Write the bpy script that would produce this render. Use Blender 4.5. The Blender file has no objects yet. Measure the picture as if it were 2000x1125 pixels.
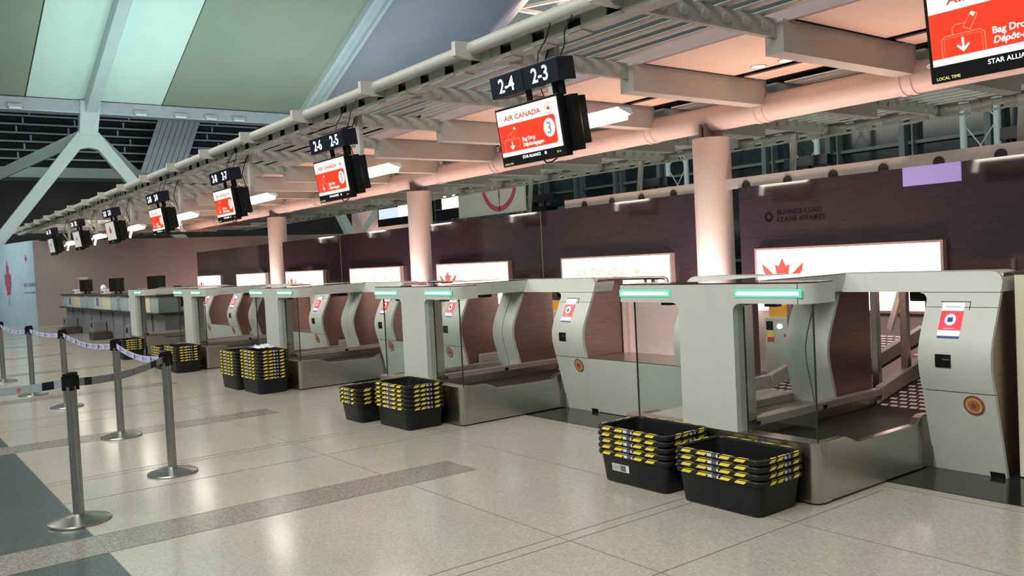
import bpy, bmesh, math, random
from mathutils import Vector, Matrix
C = bpy.context.scene.collection
PI = math.pi
random.seed(7)

# ------------------------------------------------------------------ camera
cd = bpy.data.cameras.new('camera'); cam = bpy.data.objects.new('camera', cd); C.objects.link(cam)
YAW, PITCH, ROLL = 0.925797, -0.0327867, -0.0500741
_f = Vector((-math.sin(YAW)*math.cos(PITCH), math.cos(YAW)*math.cos(PITCH), math.sin(PITCH)))
_r = Vector((math.cos(YAW), math.sin(YAW), 0)); _u = _r.cross(_f)
_r2 = _r*math.cos(ROLL)+_u*math.sin(ROLL); _u2 = -_r*math.sin(ROLL)+_u*math.cos(ROLL)
cam.matrix_world = Matrix(((_r2.x,_u2.x,-_f.x,0),(_r2.y,_u2.y,-_f.y,0),(_r2.z,_u2.z,-_f.z,1.55),(0,0,0,1)))
cd.sensor_fit = 'HORIZONTAL'; cd.sensor_width = 36; cd.lens = 1683.44*36/2000; cd.clip_end = 300
sc = bpy.context.scene; sc.camera = cam
sc.view_settings.view_transform = 'Standard'; sc.view_settings.look = 'None'
sc.view_settings.exposure = 0.0; sc.view_settings.gamma = 1.0; sc.view_settings.use_curve_mapping = False

# ------------------------------------------------------------------ world and large lights
w = bpy.data.worlds.new('hall_ambient'); sc.world = w; w.use_nodes = True
w.node_tree.nodes['Background'].inputs[0].default_value = (0.80, 0.92, 0.84, 1)
w.node_tree.nodes['Background'].inputs[1].default_value = 0.24

def area(name, loc, target, sx, sy, power, color, spread=PI):
    ld = bpy.data.lights.new(name, 'AREA'); ld.shape = 'RECTANGLE'; ld.size = sx; ld.size_y = sy
    ld.energy = power; ld.color = color; ld.spread = spread
    o = bpy.data.objects.new(name, ld); C.objects.link(o); o.location = loc
    o.rotation_euler = (Vector(target)-Vector(loc)).to_track_quat('-Z', 'Y').to_euler()
    return o
# metal-halide uplights below the roof
area('roof_uplight_green', (-33, 8.5, 6.0), (-36.0, 8.5, 13), 5, 6, 330, (0.74, 1.0, 0.94))
area('roof_uplight_grey', (-33, 15.5, 6.0), (-35.5, 16, 13), 5, 6, 300, (0.84, 1.0, 0.92))
area('roof_uplight_lilac', (-31, 20.5, 6.5), (-33.5, 20.5, 13), 3, 4, 190, (0.50, 0.60, 1.0))
# unseen area fills standing in for general hall light over the concourse
area('hall_fill', (-3, -4.5, 9), (-6, 3.0, 0), 10, 5, 1450, (1.0, 0.99, 0.90))
area('hall_fill_far', (-20, -3, 9), (-20, 4, 0), 18, 5, 1500, (1.0, 0.97, 0.86))
area('poster_wall_fill', (-36, 1.6, 3.6), (-38.5, 4.3, 1.4), 3, 1, 120, (0.82, 0.94, 1.0))  # added fill to brighten the poster wall, no fitting there
area('end_wall_fill', (-31, 8.5, 4.2), (-35, 9, 1.5), 5, 1, 200, (1.0, 0.86, 0.78))  # added fill, lifts the brightness of the end wall
area('end_wall_pink_fill', (-32.6, 11.0, 0.6), (-35, 11.4, 2.2), 2, 0.3, 45, (1.0, 0.55, 0.50))  # added pink fill for the right part of the end wall
# pink wash lamps along the foot of the glass wall, one per bay, aimed up at the canopy
for n in range(-1, 7):
    area('pink_wash', (-5.67-3.79*n, 8.62, 0.62), (-5.67-3.79*n, 8.35, 4.0), 2.4, 0.2, 36, (1.0, 0.60, 0.48), 1.75)
# small uplights at the foot of each pillar
for j in range(3):
    area('pillar_uplight', (-7.42-7.58*j, 8.40, 0.75), (-7.6-7.58*j, 9.17, 1.75), 0.35, 0.1, 27, (1.0, 0.80, 0.74))
# added fill brightening the far side of the canopy and the far windows
area('far_side_fill', (-12, 13.0, 0.8), (-12, 12.2, 4), 22, 0.6, 150, (1.0, 0.92, 0.80))

# ------------------------------------------------------------------ materials
def mat(name, col, rough=0.5, metal=0.0, emit=0.0, ecol=None, noise=0.0, nscale=20.0, bump=0.0, stretch=(1,1,1), coat=0.0, spec=0.5):
    m = bpy.data.materials.new(name); m.use_nodes = True
    nt = m.node_tree; b = nt.nodes['Principled BSDF']
    b.inputs['Roughness'].default_value = rough; b.inputs['Metallic'].default_value = metal
    b.inputs['Specular IOR Level'].default_value = spec
    if coat: b.inputs['Coat Weight'].default_value = coat; b.inputs['Coat Roughness'].default_value = 0.05
    b.inputs['Base Color'].default_value = (*col, 1)
    if noise or bump:
        tc = nt.nodes.new('ShaderNodeTexCoord'); mp = nt.nodes.new('ShaderNodeMapping'); mp.inputs['Scale'].default_value = stretch
        nz = nt.nodes.new('ShaderNodeTexNoise'); nz.inputs['Scale'].default_value = nscale; nz.inputs['Detail'].default_value = 4
        nt.links.new(tc.outputs['Object'], mp.inputs['Vector']); nt.links.new(mp.outputs[0], nz.inputs['Vector'])
        if noise:
            rp = nt.nodes.new('ShaderNodeValToRGB')
            rp.color_ramp.elements[0].position = .3; rp.color_ramp.elements[1].position = .7
            rp.color_ramp.elements[0].color = (*[max(0, c*(1-noise)) for c in col], 1)
            rp.color_ramp.elements[1].color = (*[min(1, c*(1+noise)) for c in col], 1)
            nt.links.new(nz.outputs['Fac'], rp.inputs[0]); nt.links.new(rp.outputs[0], b.inputs['Base Color'])
        if bump:
            bp = nt.nodes.new('ShaderNodeBump'); bp.inputs['Strength'].default_value = bump; bp.inputs['Distance'].default_value = .01
            nt.links.new(nz.outputs['Fac'], bp.inputs['Height']); nt.links.new(bp.outputs[0], b.inputs['Normal'])
    if emit:
        b.inputs['Emission Color'].default_value = (*(ecol or col), 1); b.inputs['Emission Strength'].default_value = emit
    return m

def glass_mat(name, tint, refl=0.12):
    m = bpy.data.materials.new(name); m.use_nodes = True; nt = m.node_tree
    for n in list(nt.nodes): nt.nodes.remove(n)
    out = nt.nodes.new('ShaderNodeOutputMaterial'); mx = nt.nodes.new('ShaderNodeMixShader')
    tr = nt.nodes.new('ShaderNodeBsdfTransparent'); tr.inputs[0].default_value = (*tint, 1)
    gl = nt.nodes.new('ShaderNodeBsdfGlossy'); gl.inputs['Roughness'].default_value = .02
    lw = nt.nodes.new('ShaderNodeLayerWeight'); lw.inputs['Blend'].default_value = .5
    pw = nt.nodes.new('ShaderNodeMath'); pw.operation = 'POWER'; pw.inputs[1].default_value = 3.0
    nt.links.new(lw.outputs['Facing'], pw.inputs[0])
    ml = nt.nodes.new('ShaderNodeMath'); ml.operation = 'MULTIPLY_ADD'; ml.inputs[1].default_value = .35; ml.inputs[2].default_value = .03
    nt.links.new(pw.outputs[0], ml.inputs[0])
    nt.links.new(ml.outputs[0], mx.inputs[0]); nt.links.new(tr.outputs[0], mx.inputs[1]); nt.links.new(gl.outputs[0], mx.inputs[2])
    nt.links.new(mx.outputs[0], out.inputs[0]); return m

M = {}
M['white'] = mat('white_powder_coat', (.455, .48, .455), .38, noise=.03, nscale=6)
M['steel'] = mat('brushed_stainless', (.47, .45, .41), .30, 1.0, noise=.07, nscale=9, stretch=(2, 2, 60))
M['bronze'] = mat('brown_stainless', (.33, .25, .215), .33, 1.0, noise=.10, nscale=4, stretch=(1, 1, 14))
M['pinklitsteel'] = mat('pink_lit_steel', (.74, .53, .52), .42, .15, noise=.05, nscale=6, stretch=(1, 1, 8))  # pink glow bounced from the lightboxes is put into the steel colour
M['gloss'] = mat('glossy_black_top', (.015, .014, .014), .05, noise=.1, nscale=3, spec=.8)
M['rubber'] = mat('black_rubber', (.012, .011, .010), .6, noise=.2, nscale=40)
M['black'] = mat('black_plastic', (.006, .006, .0065), .38, noise=.15, nscale=30, spec=.22)
M['deckgrey'] = mat('grey_deck_plate', (.50, .50, .48), .45, .2, noise=.05, nscale=5)
M['railsteel'] = mat('rail_steel', (.40, .33, .32), .4, .4, noise=.05, nscale=6)
M['slat'] = mat('louvre_slat_paint', (.42, .43, .40), .5, noise=.04, nscale=3)
M['tub'] = mat('black_tub_plastic', (.0085, .0082, .0095), .42, noise=.12, nscale=25, bump=.03, spec=.3)
M['yellow'] = mat('yellow_tape', (.72, .60, .05), .45, noise=.08, nscale=30)
M['label'] = mat('white_label', (.62, .62, .66), .5, noise=.04, nscale=60)
M['ink'] = mat('grey_print', (.10, .10, .12), .5, noise=.1, nscale=60)
M['green'] = mat('green_led_core', (.7, 1, .85), .4, emit=1.5, ecol=(.62, 1.0, .80), noise=.01)
M['greenh'] = mat('green_led_halo', (.10, .55, .38), .4, emit=.34, ecol=(.10, .75, .45), noise=.02)
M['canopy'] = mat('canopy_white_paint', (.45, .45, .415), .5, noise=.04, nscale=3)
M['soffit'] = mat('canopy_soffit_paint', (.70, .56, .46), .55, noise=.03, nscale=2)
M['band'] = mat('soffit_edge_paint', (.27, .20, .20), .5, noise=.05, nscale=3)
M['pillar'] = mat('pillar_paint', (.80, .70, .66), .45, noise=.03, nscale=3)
M['dark'] = mat('dark_gap', (.02, .018, .017), .7, noise=.2, nscale=10)
M['wallglass'] = mat('smoked_glass_panel', (.040, .026, .036), .045, noise=.25, nscale=5, stretch=(1, 1, 22), spec=.75)  # purple sheen of reflections is put into the base colour and streaks
M['clad'] = mat('rose_wall_cladding', (.40, .29, .275), .45, noise=.06, nscale=3)
M['lightbox'] = mat('lightbox_face', (.9, .85, .85), .5, emit=3.6, ecol=(1, .80, .76), noise=.01)
M['frame'] = mat('lightbox_frame', (.45, .34, .32), .4, .3, noise=.05)
M['redlit'] = mat('red_lit_graphic', (.75, .05, .03), .5, emit=.85, ecol=(.95, .055, .028), noise=.03)
M['orangelit'] = mat('orange_lit_lettering', (.8, .35, .2), .5, emit=1.0, ecol=(.95, .42, .25), noise=.02)
M['greydots'] = mat('grey_dot_print', (.4, .38, .4), .5, emit=.45, ecol=(.75, .7, .72), noise=.02)
M['tube'] = mat('fluorescent_diffuser', (1, 1, 1), .4, emit=16, ecol=(1, .92, .76), noise=.01)
M['bracket'] = mat('white_bracket', (.8, .8, .78), .35, noise=.03)
M['digit'] = mat('white_lit_digit', (1, 1, 1), .4, emit=1.6, ecol=(.95, .97, 1), noise=.01)
M['navy'] = mat('navy_sign_face', (.006, .008, .018), .25, noise=.15, nscale=10)
M['scrw'] = mat('screen_white', (.3, .3, .3), .3, emit=.95, ecol=(1, .94, .82), noise=.01)
M['scrr'] = mat('screen_red', (.3, .02, .01), .3, emit=.82, ecol=(.90, .045, .014), noise=.02)
M['scrrl'] = mat('screen_red_line', (.6, .2, .12), .3, emit=.8, ecol=(.95, .22, .13), noise=.02)
M['scrt'] = mat('screen_red_lettering', (.3, .05, .03), .3, emit=.6, ecol=(.80, .10, .05), noise=.02)
M['scrg'] = mat('screen_grey_digit', (.3, .3, .3), .3, emit=.2, ecol=(.35, .38, .40), noise=.02)
M['scry'] = mat('screen_yellow_lettering', (.7, .7, .2), .3, emit=.8, ecol=(.8, .85, .25), noise=.02)
M['scrdim'] = mat('screen_grey', (.4, .4, .38), .3, emit=.33, ecol=(1, .95, .9), noise=.02)
M['scrb'] = mat('screen_blue_white', (.5, .6, .8), .3, emit=.75, ecol=(.75, .85, 1), noise=.02)
M['scrn'] = mat('screen_navy', (.02, .03, .15), .3, emit=.2, ecol=(.03, .06, .35), noise=.02)
M['kred'] = mat('kiosk_screen_red', (.6, .02, .04), .3, emit=.75, ecol=(.85, .02, .05), noise=.02)
M['emb1'] = mat('plaque_red_ring', (.22, .045, .03), .5, noise=.08)
M['emb2'] = mat('plaque_gold_disc', (.45, .27, .10), .5, noise=.12, nscale=40)
M['emb3'] = mat('plaque_brown_core', (.30, .12, .05), .5, noise=.12, nscale=40)
M['pole'] = mat('stanchion_metal', (.33, .33, .33), .28, .9, noise=.05, nscale=8)
M['belt'] = mat('grey_belt_webbing', (.23, .265, .285), .6, noise=.08, nscale=60)
M['beltl'] = mat('lilac_belt_webbing', (.42, .43, .62), .6, noise=.10, nscale=60)
M['beltink'] = mat('belt_violet_print', (.20, .20, .42), .6, noise=.1)
M['redprint'] = mat('red_print', (.45, .06, .06), .6, noise=.08)
M['cream'] = mat('cream_laminate', (.62, .60, .46), .45, noise=.04, nscale=3)
M['bluegrey'] = mat('bluegrey_laminate', (.33, .42, .44), .4, noise=.05, nscale=3)
M['lilac'] = mat('pale_lilac_laminate', (.50, .54, .60), .4, noise=.05, nscale=3)
M['desk'] = mat('grey_desk_laminate', (.17, .185, .20), .4, noise=.07, nscale=3)
M['brown'] = mat('dark_brown_laminate', (.045, .033, .03), .45, noise=.1, nscale=5)
M['pink'] = mat('pink_plastic', (.65, .36, .34), .5, noise=.04)
M['endwall'] = mat('taupe_wall_paint', (.30, .27, .25), .6, noise=.05, nscale=1.2)
M['poster'] = mat('pale_blue_poster_wall', (.34, .45, .50), .45, noise=.06, nscale=1.5)
M['posterred'] = mat('poster_red', (.36, .06, .08), .5, noise=.08)
M['steelteal'] = mat('structural_steel_paint', (.44, .53, .53), .5, noise=.04, nscale=2)
M['louver'] = mat('louver_grey', (.13, .14, .16), .5, .3, noise=.08, nscale=3)
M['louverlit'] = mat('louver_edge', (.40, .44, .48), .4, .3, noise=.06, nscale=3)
M['darkwall'] = mat('charcoal_wall', (.030, .031, .036), .7, noise=.12, nscale=2)
M['mesh'] = mat('conveyor_mesh', (.03, .028, .027), .5, .3, noise=.2, nscale=20)
M['orange'] = mat('orange_panel', (.80, .38, .05), .5, noise=.05)
M['purple'] = mat('lavender_reflection', (.30, .25, .55), .3, emit=.32, ecol=(.55, .45, 1), noise=.02)  # glow standing in for a reflection on the wall glass
M['paper'] = mat('crumpled_white_film', (.6, .62, .66), .3, noise=.12, nscale=12)
M['endglow'] = mat('glowing_end_plate', (1, 1, 1), .4, emit=5, ecol=(1, .92, .78), noise=.01)
M['glass'] = glass_mat('clear_glass', (.90, .93, .91))
M['hallglass'] = mat('dark_window_glass', (.012, .019, .023), .12, noise=.3, nscale=.5)
M['mull'] = mat('window_mullion', (.10, .12, .13), .5, noise=.05)
M['downl'] = mat('downlight_lens', (1, 1, 1), .4, emit=3, ecol=(1, .95, .9), noise=.01)

def floor_mat(name, c1, c2, rough):
    m = bpy.data.materials.new(name); m.use_nodes = True; nt = m.node_tree; b = nt.nodes['Principled BSDF']
    tc = nt.nodes.new('ShaderNodeTexCoord')
    v = nt.nodes.new('ShaderNodeTexVoronoi'); v.inputs['Scale'].default_value = 95
    n2 = nt.nodes.new('ShaderNodeTexNoise'); n2.inputs['Scale'].default_value = .9; n2.inputs['Detail'].default_value = 5
    nt.links.new(tc.outputs['Object'], v.inputs['Vector']); nt.links.new(tc.outputs['Object'], n2.inputs['Vector'])
    rp = nt.nodes.new('ShaderNodeValToRGB'); rp.color_ramp.elements[0].color = (*c1, 1); rp.color_ramp.elements[1].color = (*c2, 1)
    sep = nt.nodes.new('ShaderNodeSeparateColor'); nt.links.new(v.outputs['Color'], sep.inputs[0]); nt.links.new(sep.outputs[0], rp.inputs[0])
    mx = nt.nodes.new('ShaderNodeMix'); mx.data_type = 'RGBA'; mx.blend_type = 'MULTIPLY'; mx.inputs['Factor'].default_value = .45
    rp2 = nt.nodes.new('ShaderNodeValToRGB'); rp2.color_ramp.elements[0].position = .3; rp2.color_ramp.elements[1].position = .7
    rp2.color_ramp.elements[0].color = (.78, .78, .76, 1); rp2.color_ramp.elements[1].color = (1, 1, 1, 1)
    nt.links.new(n2.outputs['Fac'], rp2.inputs[0]); nt.links.new(rp.outputs[0], mx.inputs['A']); nt.links.new(rp2.outputs[0], mx.inputs['B'])
    nt.links.new(mx.outputs['Result'], b.inputs['Base Color'])
    b.inputs['Roughness'].default_value = rough; b.inputs['Specular IOR Level'].default_value = .45
    return m
M['terrazzo'] = floor_mat('beige_terrazzo', (.365, .350, .310), (.475, .455, .405), .17)
M['greyterrazzo'] = floor_mat('grey_terrazzo', (.065, .075, .078), (.095, .108, .11), .24)
M['strip'] = floor_mat('speckled_grey_strip', (.17, .155, .15), (.33, .31, .29), .22)
M['joint'] = mat('dark_joint', (.19, .18, .16), .5, noise=.1)
M['plinth'] = mat('black_gloss_plinth', (.018, .018, .018), .10, noise=.2, nscale=4, spec=.6)
M['threshold'] = floor_mat('light_border', (.36, .34, .30), (.44, .42, .37), .2)
M['roofteal'] = mat('roof_panel_pale', (.60, .76, .72), .7, noise=.03, nscale=.8)  # roof band tones stand for light on differently angled panels
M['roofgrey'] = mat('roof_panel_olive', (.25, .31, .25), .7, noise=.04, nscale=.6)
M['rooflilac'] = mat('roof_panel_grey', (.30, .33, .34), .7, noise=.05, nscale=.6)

# ------------------------------------------------------------------ mesh helpers
class MB:
    def __init__(s): s.v = []; s.f = []; s.m = []
    def add(s, vs, fs, mi=0):
        o = len(s.v); s.v += [tuple(p) for p in vs]; s.f += [tuple(i+o for i in f) for f in fs]; s.m += [mi]*len(fs); return s
    def box(s, x0, x1, y0, y1, z0, z1, mi=0):
        return s.add([(x0,y0,z0),(x1,y0,z0),(x1,y1,z0),(x0,y1,z0),(x0,y0,z1),(x1,y0,z1),(x1,y1,z1),(x0,y1,z1)],
                     [(0,3,2,1),(4,5,6,7),(0,1,5,4),(1,2,6,5),(2,3,7,6),(3,0,4,7)], mi)
    def prism(s, poly, ax, a, b, mi=0):
        # poly 2D: ax 'X' -> (y,z), 'Y' -> (x,z), 'Z' -> (x,y)
        def P(p, t): return {'X': (t, p[0], p[1]), 'Y': (p[0], t, p[1]), 'Z': (p[0], p[1], t)}[ax]
        n = len(poly); vs = [P(p, a) for p in poly]+[P(p, b) for p in poly]
        fs = [tuple(range(n))[::-1], tuple(range(n, 2*n))]+[(i, (i+1) % n, n+(i+1) % n, n+i) for i in range(n)]
        return s.add(vs, fs, mi)
    def tube(s, pts, r, n=10, mi=0, cap=True, squash=None):
        pts = [Vector(p) for p in pts]; rings = []
        for i, p in enumerate(pts):
            d = (pts[min(i+1, len(pts)-1)]-pts[max(i-1, 0)]).normalized()
            a = d.cross(Vector((0, 0, 1)))
            if a.length < 1e-4: a = Vector((1, 0, 0))
            a.normalize(); b = a.cross(d)
            rr = r[i] if isinstance(r, (list, tuple)) else r
            sq = squash or (1, 1)
            rings.append([p+a*math.cos(2*PI*k/n)*rr*sq[0]+b*math.sin(2*PI*k/n)*rr*sq[1] for k in range(n)])
        vs = [q for g in rings for q in g]; fs = []
        for i in range(len(rings)-1):
            for k in range(n): fs.append((i*n+k, i*n+(k+1) % n, (i+1)*n+(k+1) % n, (i+1)*n+k))
        if cap: fs += [tuple(range(n)), tuple(range((len(rings)-1)*n, len(rings)*n))[::-1]]
        return s.add(vs, fs, mi)
    def lathe(s, prof, cx=0, cy=0, n=28, mi=0):
        vs = []; fs = []
        for r, z in prof: vs += [(cx+r*math.cos(2*PI*k/n), cy+r*math.sin(2*PI*k/n), z) for k in range(n)]
        for i in range(len(prof)-1):
            for k in range(n): fs.append((i*n+k, i*n+(k+1) % n, (i+1)*n+(k+1) % n, (i+1)*n+k))
        fs += [tuple(range(n))[::-1], tuple(range((len(prof)-1)*n, len(prof)*n))]
        return s.add(vs, fs, mi)
    def rings(s, rr, mi=0, cap0=True, cap1=True):
        n = len(rr[0]); vs = [p for r in rr for p in r]; fs = []
        for i in range(len(rr)-1):
            for k in range(n): fs.append((i*n+k, i*n+(k+1) % n, (i+1)*n+(k+1) % n, (i+1)*n+k))
        if cap0: fs.append(tuple(range(n))[::-1])
        if cap1: fs.append(tuple(range((len(rr)-1)*n, len(rr)*n)))
        return s.add(vs, fs, mi)
    def beam(s, p0, p1, w, h, mi=0, up=(0, 0, 1), w1=None, h1=None):
        p0 = Vector(p0); p1 = Vector(p1); d = (p1-p0).normalized(); a = d.cross(Vector(up)).normalized(); b = a.cross(d)
        w1 = w1 or w; h1 = h1 or h; vs = []
        for p, ww, hh in ((p0, w, h), (p1, w1, h1)):
            vs += [p-a*ww/2-b*hh/2, p+a*ww/2-b*hh/2, p+a*ww/2+b*hh/2, p-a*ww/2+b*hh/2]
        return s.add(vs, [(3,2,1,0),(4,5,6,7),(0,1,5,4),(1,2,6,5),(2,3,7,6),(3,0,4,7)], mi)
    def build(s, name, mats, parent=None, bevel=0, smooth=False, seg=2):
        me = bpy.data.meshes.new(name); me.from_pydata(s.v, [], s.f)
        mats = mats if isinstance(mats, (list, tuple)) else [mats]
        for m in mats: me.materials.append(m if not isinstance(m, str) else M[m])
        for p, i in zip(me.polygons, s.m): p.material_index = i
        bm = bmesh.new(); bm.from_mesh(me); bmesh.ops.recalc_face_normals(bm, faces=bm.faces); bm.to_mesh(me); bm.free()
        if smooth:
            for p in me.polygons: p.use_smooth = True
            me.set_sharp_from_angle(angle=math.radians(38))
        o = bpy.data.objects.new(name, me); C.objects.link(o)
        if parent is not None: o.parent = parent
        if bevel:
            b = o.modifiers.new('bevel', 'BEVEL'); b.width = bevel; b.segments = seg; b.limit_method = 'ANGLE'; b.angle_limit = math.radians(40)
        return o

def tag(o, label, cat, group=None, kind=None):
    if label: o['label'] = label
    if cat: o['category'] = cat
    if group: o['group'] = group
    if kind: o['kind'] = kind
    return o
def thing(name, label, cat, loc=(0, 0, 0), rot=(0, 0, 0), group=None):
    o = bpy.data.objects.new(name, None); C.objects.link(o); o.location = loc; o.rotation_euler = rot
    o.empty_display_size = .1
    return tag(o, label, cat, group)
def struct(o): o['kind'] = 'structure'; return o
def dup(root, loc, rot=None, label=None, group=None):
    r = root.copy(); C.objects.link(r); r.location = loc
    if rot is not None: r.rotation_euler = rot
    if label: r['label'] = label
    if group: r['group'] = group
    for ch in list(root.children):
        c = ch.copy(); C.objects.link(c); c.parent = r
        for g in list(ch.children):
            d = g.copy(); C.objects.link(d); d.parent = c
    return r
def fillet(cx, cy, r, a0, a1, n=6):
    return [(cx+r*math.cos(a0+(a1-a0)*i/n), cy+r*math.sin(a0+(a1-a0)*i/n)) for i in range(n+1)]
def rrect(x0, x1, y0, y1, r, n=5):
    return (fillet(x1-r, y0+r, r, -PI/2, 0, n)+fillet(x1-r, y1-r, r, 0, PI/2, n)+fillet(x0+r, y1-r, r, PI/2, PI, n)+fillet(x0+r, y0+r, r, PI, 1.5*PI, n))

# text as a flat mesh: local x right, z up, facing -y
def text_verts(body, size, shear=0.0, align='LEFT', bold=0.0):
    cu = bpy.data.curves.new('lettering', 'FONT'); cu.body = body; cu.size = size; cu.shear = shear; cu.align_x = align; cu.resolution_u = 3; cu.offset = bold
    o = bpy.data.objects.new('lettering', cu); C.objects.link(o)
    dg = bpy.context.evaluated_depsgraph_get(); dg.update()
    me = bpy.data.meshes.new_from_object(o.evaluated_get(dg))
    vs = [tuple(v.co) for v in me.vertices]; fs = [tuple(p.vertices) for p in me.polygons]
    bpy.data.objects.remove(o); bpy.data.curves.remove(cu); bpy.data.meshes.remove(me)
    return vs, fs
def put_text(mb, body, size, x, y, z, align='LEFT', mi=0, shear=0.0, fit=None, sx=1.0, bold=0.0):
    vs, fs = text_verts(body, size, shear, align, bold)
    if fit:
        w_ = max(v[0] for v in vs)-min(v[0] for v in vs); sx = fit/w_
    mb.add([(x+v[0]*sx, y, z+v[1]) for v in vs], fs, mi); return mb
# maple leaf outline (half given, mirrored)
_half = [(0.0,-1.0),(.166,-.674),(.212,-.660),(.375,-.755),(.273,-.229),(.300,-.200),(.329,-.200),(.540,-.4275),(.5925,-.304),(.629,-.285),(.900,-.3425),(.807,-.0565),(.824,-.017),(.930,.0325),(.4595,.4135),(.4495,.45),(.5075,.61),(.078,.5345),(.0225,.5835),(.045,1.015)]
LEAF = [(x, -y) for x, y in _half]+[(-x, -y) for x, y in reversed(_half[1:])]
def leaf(mb, cx, cz, s, y, mi=0, w=1.0): 
    return mb.add([(cx+p[0]*s*w, y, cz+p[1]*s) for p in LEAF], [tuple(range(len(LEAF)))], mi)
def disc(mb, cx, cz, r, y, mi=0, n=28, r0=0, sx=1.0):
    if r0 <= 0: return mb.add([(cx+r*sx*math.cos(2*PI*k/n), y, cz+r*math.sin(2*PI*k/n)) for k in range(n)], [tuple(range(n))], mi)
    vs = [(cx+q*sx*math.cos(2*PI*k/n), y, cz+q*math.sin(2*PI*k/n)) for q in (r, r0) for k in range(n)]
    return mb.add(vs, [(k, (k+1) % n, n+(k+1) % n, n+k) for k in range(n)], mi)
def rect(mb, x0, x1, z0, z1, y, mi=0): return mb.add([(x0,y,z0),(x1,y,z0),(x1,y,z1),(x0,y,z1)], [(0,1,2,3)], mi)

P = 3.79                      # bay
XF0 = -4.82                   # first canopy beam in view
# ================================================================== SETTING
# floor: terrazzo with grey zone, strips and joints
mb = MB()
XA, XB = -52, 14
mb.add([(XA,1.03,0),(XB,1.03,0),(XB,30,0),(XA,30,0)], [(0,1,2,3)], 0)
mb.add([(XA,-26,0),(XB,-26,0),(XB,1.03,0),(XA,1.03,0)], [(0,1,2,3)], 1)
mb.box(XA, XB, -26, 30, -.3, -.02, 0)
struct(mb.build('floor', ['terrazzo', 'greyterrazzo']))
mb = MB()
for n in range(-2, 11):
    x = -5.31-P*n; mb.box(x-.40, x, -26, 3.57, 0, .0012, 0)
struct(mb.build('trim_1', ['strip']))
mb = MB()
for n in range(-2, 11):
    x = -5.31-P*n
    for q in (x+.004, x-.404): mb.box(q-.004, q+.004, -26, 3.58, 0, .0016)
    mb.box(x-.404, x, 3.57, 3.578, 0, .0016)
    for q in (x-2.06, x-2.16): mb.box(q-.003, q+.003, 1.03, 5.0, 0, .0014)
    mb.box(x+2.40, x+2.406, 1.03, 5.0, 0, .0014)
for y in (1.03, 3.0, 4.08, 5.085): mb.box(XA, XB, y-.003, y+.003, 0, .0015)
struct(mb.build('trim_2', ['joint']))
mb = MB(); mb.box(-33, XB, 5.09, 5.185, 0, .0013); struct(mb.build('trim_3', ['threshold']))
mb = MB(); mb.box(-33, XB, 5.185, 8.9, 0, .006); struct(mb.build('trim_4', ['plinth']))

# back wall: cladding below, smoked glass panels above, gap at each pillar
WY = 9.1
bays = [(-7.13-2*P*j, -7.13-2*P*j+6.98) for j in range(0, 3)]   # glass runs between pillars
for j, (a, b) in enumerate(bays):
    mb = MB(); mb.box(a, b, WY, WY+.16, .0, .74, 0); mb.box(a, b, WY, WY+.14, .74, 2.33, 1)
    mb.box(a+3.5, a+3.512, WY-.004, WY, .74, 2.33, 0)
    struct(mb.build('wall_back' if j == 0 else 'wall_back.%03d' % j, ['clad', 'wallglass']))
mb = MB(); mb.box(-29.75, -23.05, WY, WY+.14, .0, .74, 0); mb.box(-29.75, -23.05, WY, WY+.14, .74, 2.33, 1)
struct(mb.build('wall_back.003', ['clad', 'wallglass']))
# white rail on top of the glass wall with round fittings
mb = MB(); mb.box(-10.6, 2.0, WY+.02, WY+.14, 2.332, 2.46, 0)
for i in range(20):
    x = -10.12+.62*i; mb.tube([(x, WY+.012, 2.35), (x, WY+.03, 2.35)], .062, 16, 1)
struct(mb.build('trim_5', ['white', 'dark'], smooth=True))
# end wall with soffit, poster wall
mb = MB(); mb.box(-35.3, -35.05, 4.97, 22, 0, 3.07); struct(mb.build('wall_left', ['endwall']))
mb = MB(); mb.add([(-35.06,4.96,0),(-43,3.45,0),(-43.05,3.70,0),(-35.1,5.2,0),(-35.06,4.96,3.10),(-43,3.45,3.10),(-43.05,3.70,3.10),(-35.1,5.2,3.10)],
                  [(0,1,5,4),(3,2,6,7),(4,5,6,7),(0,3,7,4),(1,2,6,5),(0,1,2,3)])
struct(mb.build('wall_left_front', ['poster']))
po = thing('wall_poster', 'tall red maple leaf graphic on pale blue wall at far left', 'poster', (-35.06, 4.96, 0), (0, 0, math.atan2(1.51, 7.94)))
mb = MB(); leaf(mb, -2.75, 1.66, .86, -.012, w=.45); mb.build('leaf_graphic', ['posterred'], po)
mb = MB(); leaf(mb, -.75, 2.48, .17, -.012, w=.6); mb.build('small_leaf_graphic', ['posterred'], po)
mb = MB(); put_text(mb, 'AIR CANADA', .2, -1.1, -.012, 1.45); put_text(mb, 'A STAR ALLIANCE MEMBER', .09, -1.1, -.012, 1.2); mb.build('lettering', ['ink'], po)
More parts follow.
